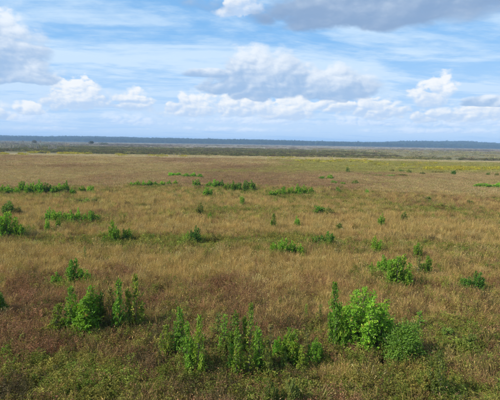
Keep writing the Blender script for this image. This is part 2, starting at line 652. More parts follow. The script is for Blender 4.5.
# ---------------------------------------------------------------- what grows where (prairie patches, in metres)
def patch(x, y, spots):
    w = np.zeros_like(x)
    for px, py, hw, hh, s in spots:
        cx, cy = ground_at(px, py, 0.4)
        x1, _ = ground_at(px + hw, py, 0.4)
        _, ya = ground_at(px, py - hh, 0.4)
        _, yb = ground_at(px, py + hh, 0.4)
        w += s * np.exp(-((x - cx) / (x1 - cx)) ** 2 - ((y - cy) / ((ya - yb) / 2)) ** 2)
    return w


RED = [(118, 272, 38, 9, 1.2), (185, 285, 50, 13, .45), (230, 290, 44, 12, .3), (310, 276, 30, 14, .5), (20, 285, 30, 14, .7), (90, 300, 60, 12, .4),
       (492, 284, 18, 7, .7), (150, 300, 30, 10, .6), (235, 335, 25, 14, .5), (370, 338, 18, 10, .5), (60, 350, 30, 12, .4), (110, 176, 60, 6, .3)]
OLIVE = [(200, 240, 110, 6, .9), (300, 240, 60, 7, .6), (440, 245, 60, 6, .8), (110, 243, 40, 5, .7), (230, 205, 60, 7, .6), (110, 222, 30, 7, .5), (340, 200, 60, 4, .5),
         (440, 330, 60, 18, .7), (470, 300, 40, 10, .3), (110, 380, 60, 20, .7), (30, 368, 30, 15, .4), (290, 385, 60, 12, .7), (420, 385, 60, 20, .7), (390, 170, 50, 4, 1.0),
         (200, 370, 60, 20, .3), (60, 240, 40, 6, .3), (180, 212, 30, 5, .5), (420, 210, 60, 6, .5)]
TAN = [(180, 262, 140, 10, .9), (430, 272, 50, 10, .8), (340, 300, 20, 20, .5), (330, 372, 22, 10, 1.1), (250, 225, 130, 6, .7), (300, 260, 60, 10, .7), (95, 230, 40, 8, .3), (250, 200, 60, 5, .5),
       (480, 372, 30, 12, .5), (60, 252, 60, 8, .4), (450, 225, 60, 6, .5)]
DARK = [(420, 238, 70, 4, .8), (230, 345, 10, 14, .9), (372, 345, 14, 8, .6), (40, 305, 40, 10, .5), (160, 340, 16, 14, .6), (480, 335, 30, 14, .3), (400, 173, 44, 3, 1.0), (50, 275, 20, 6, .3),
        (20, 390, 40, 16, .8), (200, 385, 50, 14, .5), (470, 250, 40, 5, .4)]

GREENS = [(30, 191, 40, 4, .7), (72, 219, 32, 4, .7), (85, 201, 16, 3, .5), (152, 185, 26, 3, .6), (228, 189, 36, 5, .6), (292, 194, 24, 5, .7), (286, 251, 18, 4, .8), (322, 243, 14, 3, .5),
          (12, 235, 20, 5, .8), (116, 240, 20, 4, .7), (195, 242, 24, 4, .5), (398, 282, 24, 8, .5), (380, 272, 14, 5, .5), (76, 282, 24, 5, .5), (90, 329, 45, 9, .55), (184, 362, 24, 16, .5),
          (250, 365, 32, 14, .5), (300, 362, 28, 8, .5), (355, 345, 34, 10, .5), (400, 356, 28, 8, .5), (432, 388, 24, 14, .6), (275, 396, 34, 10, .6), (470, 288, 16, 4, .4), (335, 183, 30, 3, .4),
          (110, 385, 45, 14, .35), (450, 340, 40, 14, .3), (486, 187, 16, 2, .5), (220, 340, 12, 10, .4)]


def hue(n, c, var=0.18, dv=0.05):
    v = np.exp(rng.normal(0, var, n))[:, None]
    return np.clip(np.array(c) * v * (1 + rng.normal(0, dv, (n, 3))), 0.004, 0.8)


# kinds of near plants: 0-5 grass, 6-10 dry red-brown weed, 11-15 leafy herb, 16-18 matted low litter plants, 19-20 pale plumed
kinds = [grass_tuft() for _ in range(6)]
kinds += [weed(12, .26, (.4, .85), 20, .045, .011) for _ in range(5)]
kinds += [weed(13, .27, (.28, .7), 34, .055, .014, up=.3) for _ in range(5)]
kinds += [grass_tuft(60, .36, (.16, .42), .006, 1.2, 0) for _ in range(3)]
kinds += [grass_tuft(34, .22, (.6, 1.1), .0045, .4, .9) for _ in range(2)]

C_TAN, C_STRAW, C_RED, C_OLIVE, C_GREEN, C_BROWN, C_DARK = ((.465, .315, .116), (.47, .36, .16), (.27, .140, .074), (.272, .238, .056),
                                                            (.18, .235, .040), (.34, .24, .10), (.125, .095, .045))


def near_field():
    P, I, S, T = [], [], [], []
    for n, r0, r1, sc in ((18000, 8, 24, .95), (28000, 24, 45, 1.0), (40000, 45, 90, 1.15)):
        x, y = wedge(n, r0, r1)
        k = n
        d = np.hypot(x, y)
        n1, n2, n3, n4 = fbm(x / 6, y / 9, 1), fbm(x / 2.2, y / 2.6, 2), fbm(x / 16, y / 22, 3), fbm(x / 3.5, y / 4, 4)
        red = patch(x, y, RED) + 1.5 * (n1 - .5) + .14 + .16 * sstep(d, 30, 20)
        olv = 1.25 * patch(x, y, OLIVE) + 1.7 * (n4 - .5) + .12 + .12 * sstep(d, 28, 17) + .10 * sstep(d, 38, 60) + 1.3 * (fbm(x / 17, y / 11, 9, 3) - .5) * sstep(d, 24, 42)
        tan = patch(x, y, TAN) + 1.7 * (n3 - .5) + .62 - .34 * sstep(d, 27, 17) + .25 * sstep(d, 30, 60)
        drk = patch(x, y, DARK) + 1.4 * (n2 - .5) + .07 + .19 * sstep(d, 27, 17)
        g = np.stack([tan, red, olv, drk], -1) + rng.gumbel(0, .26, (k, 4))
        z = g.argmax(1)
        idx = np.where(z == 0, rng.integers(0, 6, k), np.where(z == 1, rng.integers(6, 11, k), np.where(z == 2, rng.integers(11, 16, k), rng.integers(6, 11, k))))
        tint = np.where((z == 0)[:, None], hue(k, C_TAN), np.where((z == 1)[:, None], hue(k, C_RED, .3), np.where((z == 2)[:, None], hue(k, C_OLIVE, .25), hue(k, C_DARK, .3))))
        gr = np.clip(patch(x, y, GREENS), 0, 1)
        isg = rng.random(k) < gr * .55
        idx = np.where(isg, rng.integers(11, 16, k), idx)
        tint = np.where(isg[:, None], hue(k, (.20, .225, .042), .3), tint)
        u = np.where(isg, .5, rng.random(k))
        mat_ = u < .16                                                # matted litter between
        idx = np.where(mat_, rng.integers(16, 19, k), idx)
        tint = np.where(mat_[:, None], hue(k, C_BROWN, .3), tint)
        pale = (u > .975) & (z == 0)
        idx = np.where(pale, rng.integers(19, 21, k), idx)
        tint = np.where(pale[:, None], hue(k, C_STRAW, .15), tint)
        grn = (z == 2) & (rng.random(k) < .18 + .5 * np.clip(n1 - .45, 0, 1))
        tint = np.where(grn[:, None], hue(k, C_GREEN), tint)
        # the tan tufts turn redder to the mid distance
        s = sc * rng.uniform(.7, 1.25, k)
        hs = s * (.82 - .14 * sstep(d, 35, 60)) * np.where(z == 2, .95, 1.0) * (.62 + .76 * fbm(x / 1.3, y / 1.6, 7, 3)) * (1 + .25 * isg)
        keep = fbm(x / .9, y / 1.1, 8, 2) + rng.normal(0, .1, k) > .33
        x, y, idx, s, hs, tint = x[keep], y[keep], idx[keep], s[keep], hs[keep], tint[keep]
        P.append(np.stack([x, y, terrain(x, y)], -1))
        I.append(idx)
        S.append(np.stack([s * 1.1, s * 1.1, hs], -1))
        T.append(tint)
    P, I, S, T = map(np.concatenate, (P, I, S, T))
    scatter('prairie_grass', kinds, P, I, rots(len(P)), S, T, 'tangle of dry tan grass, russet weeds and olive herbs covering the prairie', 'grass', M_GRASS)


near_field()


def zone_tint(x, y):
    """colour of the standing growth beyond 80 m"""
    n = len(x)
    a = np.degrees(np.arctan2(x, y))
    n1, n2 = fbm(x / 30, y / 50, 21), fbm(x / 60, y / 34, 22)
    t = hue(n, (.395, .252, .128), .14)
    k = (n1 + rng.normal(0, .12, n))
    t = np.where((k > .56)[:, None], hue(n, (.46, .335, .16), .15), t)
    t = np.where((k < .40)[:, None], hue(n, (.325, .200, .110), .15), t)
    olive = sstep(a, -6, 8) * sstep(y, 118, 165) + patch(x, y, OLIVE) * .6 + (n2 - .5) * 1.5 + rng.normal(0, .24, n)
    t = np.where((olive > .50)[:, None], hue(n, (.36, .31, .095), .16), t)
    edge = y + 40 * (n2 - .5)
    t = np.where(((edge > 238) & (rng.random(n) < .85))[:, None], hue(n, (.54, .43, .25), .14), t)
    return t


def mid_field():
    P, I, S, T = [], [], [], []
    for n, r0, r1, sw, sh in ((46000, 85, 165, 2.1, .75), (34000, 160, 292, 4.2, .9)):
        x, y = wedge(n, r0, r1, 36)
        s = rng.uniform(.7, 1.3, n)
        P.append(np.stack([x, y, terrain(x, y)], -1))
        I.append(np.where(rng.random(n) < .75, rng.integers(0, 6, n), rng.integers(6, 11, n)))
        S.append(np.stack([s * sw, s * sw, sh * rng.uniform(.6, 1.1, n)], -1))
        T.append(zone_tint(x, y))
    P, I, S, T = map(np.concatenate, (P, I, S, T))
    ks = [grass_tuft(60, .34, (.4, .95), .008, .5, .3) for _ in range(6)] + [weed(14, .3, (.4, .9), 22, .06, .018, .006) for _ in range(5)]
    scatter('distant_grass', ks, P, I, rots(len(P), .08), S, T, 'smooth russet and straw grass of the middle prairie, fading away', 'grass', M_GRASS)


mid_field()


def scrub_band():
    x, y = wedge(21000, 280, 760, 36)
    n = len(x)
    nb = fbm(x / 120, y / 60, 31)
    a = np.degrees(np.arctan2(x, y))
    keep = (y > 284 + 26 * (nb - .5) + 10 * sstep(a, -8, -25)) & (y < 640 + 240 * (nb - .5) - 330 * sstep(a, 10, 21))
    gaps = fbm(x / 60, y / 25, 33)
    keep &= ~((gaps > .60 - .12 * sstep(a, 2, 18)) & (y < 460))
    x, y, nb = x[keep], y[keep], nb[keep]
    n = len(x)
    t = hue(n, (.135, .125, .045), .22)
    v = fbm(x / 40, y / 18, 32) + rng.normal(0, .06, n)
    t = np.where((v > .6)[:, None], hue(n, (.22, .195, .07), .15), t)
    t = np.where((v < .36)[:, None], hue(n, (.15, .115, .06), .15), t)
    ks = [clump(150, 1.5, .8, .34, .1) for _ in range(5)]
    s = rng.uniform(.7, 1.4, n) * np.where(y > 420, 1.5, 1.0)
    sc = np.stack([s * 1.3, s * 1.3, rng.uniform(.55, 1.1, n)], -1)
    scatter('marsh_scrub', ks, np.stack([x, y, terrain(x, y)], -1), rng.integers(0, 5, n), rots(n, .03), sc, t,
            'dark green belt of low marsh scrub beyond the brown field', 'scrub', M_SCRUB)


scrub_band()


def yellow_flowers():
    spots = []          # (px0, px1, py, spread px, count)
    for x0, x1, py, sp, n in ((28, 50, 151.4, .5, 120), (58, 92, 152.6, .6, 260), (0, 8, 153.6, .5, 60), (18, 28, 154, .5, 60), (115, 126, 154.6, .5, 60), (148, 168, 155.4, .5, 100),
                              (180, 187, 156, .4, 50), (268, 300, 157.4, .8, 80), (296, 372, 160.6, .9, 300), (372, 440, 163.4, 1.0, 110), (425, 500, 168.2, .7, 620), (345, 425, 166, 1.5, 40)):
        for _ in range(n):
            u = rng.random()
            spots.append((x0 + (x1 - x0) * u, py + rng.normal(0, sp)))
    pts = np.array([(*ground_at(a, b, .7), 0) for a, b in spots])
    n = len(pts)
    ks = [weed(10, .5, (.6, 1.0), 60, .09, .035, .006) for _ in range(3)]
    s = rng.uniform(1.0, 2.2, n)
    scatter('yellow_wildflowers', ks, pts, rng.integers(0, 3, n), rots(n, .05), np.stack([s, s, s * .55], -1), hue(n, (.47, .39, .05), .18),
            'bands of bright yellow wildflowers far out on the prairie', 'wildflowers', M_GRASS)


yellow_flowers()


def far_brush():
    x, y = wedge(16500, 290, 2250, 36)
    x2, y2 = wedge(2600, 430, 1500, 36)                          # grey leafless wood at the left end of the plain
    a2 = np.degrees(np.arctan2(x2, y2))
    k2 = rng.random(2600) < sstep(a2, -19, -27)
    x2, y2 = x2[k2], y2[k2]
    n = len(x)
    a = np.degrees(np.arctan2(x, y))
    nb = fbm(x / 200, y / 120, 41)
    keep = (y > 620 + 300 * (nb - .5) - 330 * sstep(a, 10, 21))
    x, y = np.concatenate([x[keep], x2]), np.concatenate([y[keep], y2])
    n = len(x)
    wood = np.arange(n) >= keep.sum()
    t = hue(n, (.27, .215, .165), .18)
    v = fbm(x / 160, y / 200, 42) + rng.normal(0, .05, n)
    t = np.where((v > .56)[:, None], hue(n, (.40, .36, .31), .15), t)
    t = np.where((v < .40)[:, None], hue(n, (.16, .13, .08), .15), t)
    ar = np.degrees(np.arctan2(x, y))
    t = np.where(((ar > 8) & (y < 800 + 300 * (v - .5)))[:, None], hue(n, (.29, .245, .12), .15), t)
    t = np.where(wood[:, None], hue(n, (.29, .255, .21), .15), t)
    ks = [bare_clump(30, 2.2, 2.4, .09) for _ in range(3)] + [clump(110, 2.2, 1.0, .5, .16) for _ in range(3)]
    s = rng.uniform(.8, 1.6, n) * np.where(y > 1100, 1.6, 1.0)
    sc = np.stack([s * 1.6, s * 1.6, rng.uniform(.6, 1.15, n) * np.where(y > 1100, 1.2, 1.0) * np.where(wood, 2.0, np.where(y < 560, .6, 1.0))], -1)
    scatter('far_brush', ks, np.stack([x, y, terrain(x, y)], -1), np.where(wood, rng.integers(0, 3, n), rng.integers(0, 6, n)), rots(n, .03), sc, t,
            'grey brown leafless brush across the far plain before the forest', 'brush', M_SCRUB)


far_brush()


def far_forest():
    x, y = wedge(19000, 2280, 3500, 36)
    keep = y > 2250 + 160 * (fbm(x / 300, y / 900, 51) - .5)
    x, y = x[keep], y[keep]
    n = len(x)
    t = hue(n, (.055, .075, .03), .25)
    pine = rng.random(n) < .3
    t = np.where(pine[:, None], hue(n, (.04, .06, .03), .2), t)
    ks = [far_tree(20) for _ in range(4)] + [far_tree(24, True) for _ in range(3)]
    s = rng.uniform(.55, 1.12, n) * np.where(rng.random(n) < .04, 1.15, 1.0) * (.66 + .40 * fbm(x / 90, y / 90, 52, 3))
    scatter('far_forest', ks, np.stack([x, y, terrain(x, y)], -1), np.where(pine, rng.integers(4, 7, n), rng.integers(0, 4, n)), rots(n, .02),
            np.stack([s * 1.15, s * 1.15, s], -1), t, 'dark blue hazy forest along the whole horizon', 'forest', M_SCRUB)


far_forest()


# ---------------------------------------------------------------- shrubs and saplings: every one a thing of its own
def spire_leaves(fol, base, H, Wd, n_sh, n_lf, L, lean, taper=0.75, bottom=0.1):
    """one upright leafy stem: shoots up and out round the stem, leaves along each shoot"""
    stem = MB()
    bend = rdir(-.1, .1) * 0.03 * H
    at = lambda u: base + np.array((0, 0, H * u)) + lean * u * H + bend * math.sin(u * 3.0)
    stem.tube([at(u) for u in (0, .25, .5, .75, .97)], .0135 * H, .003 * H, 5)
    for k in range(n_sh):
        u = bottom + (1 - bottom) * ((k + rng.random()) / n_sh) ** .9
        a = k * 2.4 + rng.normal(0, .4)
        if rng.random() < .12:
            continue
        reach = Wd * .5 * (1 - u) ** taper * min(1.7, .8 * math.exp(rng.normal(0, .38))) + .018 * H
        o = np.array((math.cos(a), math.sin(a), rng.uniform(.35, 1.0)))
        p0 = at(u)
        p1 = p0 + o * reach
        stem.tube([p0, p1], .004 * H, .0015 * H, 3)
        m = max(4, int(n_lf * (.5 + .7 * (1 - u))))
        tone0 = rng.random() if rng.random() > .06 else 1.3
        for j in range(m):
            q = p0 + (p1 - p0) * (.25 + .85 * j / m) + rng.normal(0, .010 * H, 3)
            d = unit(unit(o) * .7 + rdir() * .9 + np.array((0, 0, -.1)))
            nr = unit(np.array((0, 0, 1.0)) + unit(o) * .5 + rdir() * .55)
            fol.leaf(q, d, nr, L * rng.uniform(.65, 1.3), L * .27 * rng.uniform(.8, 1.2), min(1, max(0, .6 * tone0 + .4 * rng.random())))
    return stem


def proto_spire(H=1.0, Wd=.34, n_sh=76, n_lf=18, L=.050, side_stems=3):
    fol = MB()
    stems = [spire_leaves(fol, np.zeros(3), H, Wd, n_sh, n_lf, L, rdir(-.1, .1) * .07, .6)]
    for i in range(side_stems):
        a = rng.uniform(0, 6.28)
        b = np.array((math.cos(a), math.sin(a), 0)) * Wd * .3
        h = H * rng.uniform(.38, .82)
        stems.append(spire_leaves(fol, b, h, Wd * .7, int(n_sh * .5), n_lf, L, unit(b) * .14, .6))
    return fol, stems


def proto_bush(n=8, spread=.42, n_sh=50, n_lf=20, L=.055, Wd=.40):
    fol, stems = MB(), []
    for i in range(n):
        a = i * 2.4 + rng.normal(0, .3)
        r = spread * math.sqrt((i + .3) / n)
        b = np.array((math.cos(a) * r, math.sin(a) * r, 0))
        h = (1 - .40 * (r / spread) ** 1.6) * rng.uniform(.70, 1.06)
        stems.append(spire_leaves(fol, b * .55, h, Wd, n_sh, n_lf, L, b * .45, .6, .08))
    return fol, stems


def proto_round(n_sh=460, n_lf=16, L=.045):
    """dome of broad leaves on stems that fan out from one base"""
    fol, stems = MB(), []
    tips = []
    ph = rng.uniform(0, 6)
    for i in range(9):
        d = unit(np.array((math.cos(i * 2.4), math.sin(i * 2.4), 0)) * (.25 + .9 * math.sqrt(i / 9)) + np.array((0, 0, 1)))
        st = MB()
        e = d * np.array((.62, .62, .9)) * rng.uniform(.8, .95)
        st.tube([np.zeros(3), e * .5 + rdir() * .03, e], .016, .005, 5)
        stems.append(st)
        tips.append(e)
    for k in range(n_sh):
        d = rdir(-.08, 1)
        lump = .80 + .34 * math.sin(3.1 * d[0] + 2.0 * d[2] + ph) * math.cos(2.7 * d[1] - 1.7 * d[2] + ph)
        c = np.array((0, 0, .26)) + d * np.array((.55, .55, .70)) * lump * rng.uniform(.62, 1.0) * (1.18 if rng.random() < .1 else 1)
        tone0 = rng.random()
        for j in range(n_lf):
            q = c + rng.normal(0, .05, 3)
            dd = unit(d * .8 + rdir() * .8)
            fol.leaf(q, dd, unit(d * .8 + np.array((0, 0, .7)) + rdir() * .5), L * rng.uniform(.7, 1.25), L * .32, .5 * tone0 + .5 * rng.random())
    return fol, stems


PROTO = {
    'spire': [proto_spire() for _ in range(6)],
    'thin': [proto_spire(1, .24, 50, 11, .05, 0) for _ in range(3)],
    'cone': [proto_bush(11, .24, 62, 20, .040, .30) for _ in range(3)],
    'bush': [proto_bush() for _ in range(4)],
    'big': [proto_bush(24, .52, 64, 20, .033, .30) for _ in range(2)],
    'round': [proto_round() for _ in range(2)],
    'small': [proto_bush(7, .38, 34, 15, .072, .32) for _ in range(5)],
    'scrubby': [proto_round(120, 10, .11) for _ in range(4)],
}
MESH, WID = {}, {}
for kd, lst in PROTO.items():
    MESH[kd], WID[kd] = [], []
    for fol, stems in lst:
        vv = np.array(fol.v)
        vv = vv[vv[:, 2] > .28]
        WID[kd].append(2 * float(np.percentile(np.hypot(vv[:, 0], vv[:, 1]), 90)))
        MESH[kd].append((fol.mesh(kd + '_foliage', M_LEAF), [s.mesh(kd + '_stem', M_BARK) for s in stems]))

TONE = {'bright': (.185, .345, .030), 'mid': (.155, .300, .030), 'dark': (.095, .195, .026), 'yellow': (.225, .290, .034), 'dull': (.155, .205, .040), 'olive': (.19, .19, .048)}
count = {}


def shrub(px, py, hpx, wpx, kd, tone, label, group=None, name='shrub', cat='shrub'):
    hid = 0.45                                                      # the lowest part stands in the grass
    x, y = ground_at(px, py, hid)
    dist = math.sqrt(x * x + y * y + CAM_H ** 2)
    m = dist / FPX
    H = hpx * m * (1.0 + .16 * min(1, max(0, (275 - py) / 35))) + hid
    Wm = wpx * m
    i = count.get(kd, 0)
    count[kd] = i + 1
    fm, sms = MESH[kd][i % len(MESH[kd])]
    root = link(name, None)
    root.location = (x, y, float(terrain(x, y)) - 0.01)
    root.rotation_euler = (0, 0, rng.uniform(0, 6.28))
    sx = Wm * {'spire': 1.12, 'thin': 1.15, 'cone': .92, 'big': .86, 'round': .82, 'bush': .86, 'small': .86, 'scrubby': .95}[kd] / WID[kd][i % len(WID[kd])]
    root.scale = (sx, sx, H)
    f = link('foliage', fm, root)
    v = math.exp(rng.normal(0, .13)) * (1.18 if kd in ('small', 'scrubby') else 1.0)
    f.color = (*[min(1, c * v * (1 + rng.normal(0, .05))) for c in TONE[tone]], 1)
    for s in sms:
        link('stem', s, root)
    tag(root, label, cat, group)
    return root


# near: the group on the left
G = 'saplings in the near left clump'
shrub(87, 329, 43, 25, 'cone', 'bright', 'densest bright green conical sapling of the near left clump', G, 'sapling', 'sapling')
shrub(69.5, 327, 36, 14, 'spire', 'mid', 'narrow green sapling just left of the densest sapling, near left', G, 'sapling', 'sapling')
shrub(57, 328, 22, 13, 'spire', 'yellow', 'short yellowish sapling at the left end of the near left clump', G, 'sapling', 'sapling')
shrub(101, 325, 30, 11, 'spire', 'dark', 'sapling right against the densest sapling, shade painted into its dark green leaves', G, 'sapling', 'sapling')  # dark leaf tone paints in the shade at the dense sapling's right side
shrub(108, 326, 35, 13, 'spire', 'olive', 'thin pale olive sapling between the dense sapling and two tall spires', G, 'sapling', 'sapling')
shrub(122, 326, 44, 13, 'spire', 'mid', 'left one of two tall slim spires in the near left clump', G, 'sapling', 'sapling')
shrub(135.5, 325, 46, 15, 'spire', 'yellow', 'rightmost tall yellow green spire of the near left clump', G, 'sapling', 'sapling')
shrub(128, 327, 14, 10, 'small', 'dull', 'low dull plant between the two tall spires at near left', G)
shrub(76, 281, 22, 16, 'bush', 'mid', 'tall leafy bush standing behind the near left sapling clump')
shrub(57, 282, 10, 12, 'small', 'mid', 'low green bush left of the bush behind the near left saplings')
shrub(87, 282, 11, 11, 'small', 'mid', 'low green bush on the right flank of the bush behind the near left saplings')
shrub(-1, 311, 20, 14, 'round', 'dark', 'dark bush cut by the left edge of the picture')
shrub(4, 353, 8, 11, 'small', 'bright', 'tiny bright green plant near the left edge in the foreground')

# near: spires left of centre
G = 'leafy spires of the foreground centre left'
shrub(168, 354, 27, 12, 'spire', 'yellow', 'yellowish spire at the left end of the foreground centre left stand', G, 'sapling', 'sapling')
shrub(175, 352, 30, 10, 'thin', 'mid', 'thin spire second from left in the foreground centre left stand', G, 'sapling', 'sapling')
shrub(181.5, 353, 43, 12, 'spire', 'mid', 'tallest reaching spire of the foreground centre left stand', G, 'sapling', 'sapling')
shrub(188, 370, 44, 12, 'spire', 'mid', 'green spire left of the brightest spire in the foreground', G, 'sapling', 'sapling')
shrub(196, 373, 53, 14, 'spire', 'bright', 'brightest tall column of leaves, foreground left of centre', G, 'sapling', 'sapling')
G = 'leafy spires of the foreground centre'
shrub(216, 338, 24, 10, 'thin', 'dull', 'thin dull spire at the left end of the foreground centre stand', G, 'sapling', 'sapling')
shrub(222, 342, 28, 10, 'thin', 'mid', 'thin green spire second from left in the foreground centre stand', G, 'sapling', 'sapling')
shrub(220, 351, 14, 6, 'thin', 'bright', 'small bright shoot under the two thin spires of the foreground centre', G, 'sapling', 'sapling')
shrub(228, 352, 20, 10, 'small', 'dull', 'dull leafy plant left of the foreground centre saplings')
shrub(236, 350, 38, 13, 'spire', 'mid', 'rear left tall sapling of the foreground centre stand', G, 'sapling', 'sapling')
shrub(249.5, 352, 45, 13, 'spire', 'mid', 'tallest sapling of the foreground centre stand', G, 'sapling', 'sapling')
shrub(240, 371, 34, 15, 'spire', 'bright', 'bright front sapling of the foreground centre stand', G, 'sapling', 'sapling')
shrub(259, 369, 39, 14, 'spire', 'bright', 'bright sapling at the right front of the foreground centre stand', G, 'sapling', 'sapling')
shrub(267, 371, 32, 11, 'spire', 'dull', 'duller sapling at the right end of the foreground centre stand', G, 'sapling', 'sapling')
G = 'short saplings right of the foreground centre'
shrub(278, 357, 22, 14, 'bush', 'bright', 'leftmost of the short saplings right of the foreground centre', G, 'sapling', 'sapling')
shrub(291, 361, 33, 17, 'cone', 'bright', 'broadest of the short saplings, leader sticking up, right of foreground centre', G, 'sapling', 'sapling')
shrub(301, 366, 20, 11, 'spire', 'yellow', 'yellowish sapling in front among the short saplings right of centre', G, 'sapling', 'sapling')
shrub(315, 360, 22, 15, 'bush', 'mid', 'rightmost of the short saplings right of the foreground centre', G, 'sapling', 'sapling')
shrub(305, 315, 11, 4, 'thin', 'yellow', 'tiny thin yellow green shoot behind the short saplings, in brown grass', None, 'sapling', 'sapling')
shrub(317.5, 322, 17, 8, 'thin', 'dull', 'slim dull sapling just left of the large right hand bush', None, 'sapling', 'sapling')
shrub(271, 402, 27, 14, 'bush', 'dull', 'dull green plant at the bottom edge, left of a second one')
shrub(290, 401, 25, 18, 'bush', 'olive', 'dull green plant at the bottom edge, right of a second one')

shrub(205, 366, 17, 10, 'small', 'dull', 'low dull plant right of the brightest foreground column')
shrub(230, 366, 22, 9, 'spire', 'mid', 'short green sapling left of the bright front sapling at centre', None, 'sapling', 'sapling')
shrub(249, 373, 24, 9, 'thin', 'yellow', 'thin yellowish shoot between the two bright front saplings at centre', None, 'sapling', 'sapling')
shrub(269, 350, 26, 9, 'thin', 'olive', 'thin olive sapling behind the right end of the foreground centre stand', None, 'sapling', 'sapling')
shrub(284, 367, 17, 9, 'small', 'dull', 'low dull plant before the gap between the two left short saplings')
shrub(308, 352, 20, 8, 'thin', 'olive', 'thin olive stalk behind the rightmost short sapling', None, 'sapling', 'sapling')
shrub(159, 362, 14, 9, 'small', 'olive', 'low olive plant left of the foreground centre left stand')

# near: the large bush on the right, several stems standing together
shrub(360, 338, 50, 58, 'big', 'bright', 'largest bright green bush, broad and many stemmed, right of centre')
shrub(334.5, 344, 58, 15, 'spire', 'mid', 'tall spire on the left side of the largest bush', None, 'sapling', 'sapling')
shrub(343, 346, 30, 15, 'bush', 'bright', 'leafy shoot at the lower left front of the largest bush')
shrub(401, 354, 30, 38, 'round', 'dark', 'round dark green broad leaved bush in the right foreground')
shrub(420, 326, 13, 7, 'thin', 'mid', 'small thin sapling behind the round dark bush', None, 'sapling', 'sapling')
shrub(438, 394, 38, 14, 'spire', 'dull', 'dull green upright plant at the bottom right', None, 'sapling', 'sapling')
shrub(429, 388, 22, 12, 'small', 'olive', 'low olive plant beside the dull upright plant at the bottom right')
shrub(470, 345, 12, 14, 'small', 'dull', 'low dull green patch plant in the right foreground')
shrub(448, 336, 10, 14, 'small', 'dull', 'low dull green plant right of the round dark bush')

# middle distance, right
shrub(398.5, 283, 29, 23, 'bush', 'bright', 'bright yellow green bush, broadest of the right middle group')
shrub(384, 272, 19, 14, 'bush', 'bright', 'smaller bright bush left of the broad one, right middle group')
shrub(372, 270, 8, 7, 'small', 'mid', 'tiny green plant at the left of the right middle group')
shrub(416, 274, 16, 7, 'thin', 'dull', 'thin yellowish plant right of the broad bright bush', None, 'sapling', 'sapling')
shrub(426, 273, 17, 11, 'bush', 'mid', 'green bush at the right end of the right middle group')
shrub(376, 250, 13, 11, 'bush', 'bright', 'small bright bush behind the right middle group, left one')
shrub(417.5, 256, 13, 9, 'bush', 'bright', 'small bright bush behind the right middle group, right one')
shrub(465, 288, 13, 13, 'bush', 'dark', 'left one of two touching dark green bushes at far right')
shrub(476, 289, 17, 14, 'bush', 'dark', 'right one of two touching dark green bushes at far right')

# middle distance, centre and left
shrub(195, 241, 14, 12, 'bush', 'dark', 'compact dark green bush standing alone left of centre')
shrub(187, 241, 8, 7, 'small', 'mid', 'small green plant at the left side of the lone dark bush')
shrub(213.5, 241, 8, 8, 'small', 'olive', 'small olive plant right of the lone dark bush')
for i, (a, b, h, w) in enumerate(((274.5, 251, 10, 9), (282.5, 252, 14, 12), (291, 251.5, 11, 11), (300, 251.5, 7, 9))):
    shrub(a, b, h, w, 'small', 'bright', '%s bush from the left in the bright middle clump' % ('first', 'second', 'third', 'fourth')[i], 'bright middle clump')
for i, (a, b, h, w) in enumerate(((316, 243, 8, 9), (322.5, 243.5, 9, 9), (329, 243.5, 12, 10))):
    shrub(a, b, h, w, 'small', 'dark', '%s bush from the left in the dark clump right of the bright middle clump' % ('first', 'second', 'third')[i], 'dark middle clump')
shrub(274, 226, 11, 6, 'spire', 'mid', 'slim dark sapling above the bright middle clump, left one', None, 'sapling', 'sapling')
shrub(297, 224, 8, 6, 'small', 'mid', 'small green sapling above the bright middle clump, right one', None, 'sapling', 'sapling')
shrub(381, 224, 9, 8, 'small', 'mid', 'small green bush alone in the right middle field')
shrub(404, 219, 7, 7, 'small', 'dull', 'small dull bush right of the lone green bush, right middle field')
shrub(340, 229, 6, 10, 'small', 'dull', 'low dull plant right of centre in the middle field')
shrub(242, 203, 7, 6, 'small', 'mid', 'tiny green bush below the gap of the central far rows')
shrub(210, 217, 5, 5, 'small', 'mid', 'tiny green dot of a bush in the brown field left of centre')
shrub(200, 213, 9, 8, 'small', 'dull', 'small dull bush left of a tiny green dot bush')
shrub(208, 195, 8, 10, 'small', 'mid', 'green bush in front of the central far row')
shrub(319.5, 211, 5, 12, 'scrubby', 'dark', 'low dark bush right of centre, far field')
shrub(329, 212, 4, 10, 'scrubby', 'olive', 'low olive bush beside the low dark bush right of centre')
shrub(8, 236, 20, 17, 'bush', 'bright', 'tall bright bush near the left edge, middle distance')
shrub(20, 236, 13, 11, 'bush', 'bright', 'shorter bright bush right of the tall one at the left edge')
shrub(-1, 236, 13, 10, 'bush', 'mid', 'bush cut by the left edge in the middle distance')
shrub(8, 212, 8, 13, 'scrubby', 'dark', 'low dark olive bush near the left edge behind the bright bushes')
shrub(17, 212, 5, 8, 'scrubby', 'olive', 'small olive bush beside the low dark bush at the left')
shrub(113.5, 240, 17, 11, 'bush', 'bright', 'bright upright bush in olive grass left of centre')
shrub(127, 239, 10, 10, 'bush', 'mid', 'smaller rounder bush right of the bright upright bush')
shrub(105, 240, 5, 6, 'small', 'mid', 'tiny plant left of the bright upright bush')
shrub(47, 228, 8, 5, 'small', 'bright', 'left one of two tiny bright plants before the second row')
shrub(58, 226.5, 8, 5, 'small', 'bright', 'right one of two tiny bright plants before the second row')
shrub(86, 258, 10, 4, 'thin', 'dull', 'thin dull stalk plant in brown grass above the near left clump', None, 'sapling', 'sapling')

ORD = ['first', 'second', 'third', 'fourth', 'fifth', 'sixth', 'seventh', 'eighth', 'ninth', 'tenth', 'eleventh', 'twelfth', 'thirteenth', 'fourteenth', 'fifteenth']


def row(group, what, kd, tones, items):
    for i, (a, b, h, w) in enumerate(sorted(items)):
        h, w = h * rng.uniform(.66, 1.08), w * rng.uniform(.8, 1.15)
        shrub(a, b, h, w, kd, tones[i % len(tones)], '%s bush from the left in %s' % (ORD[i], what), group)


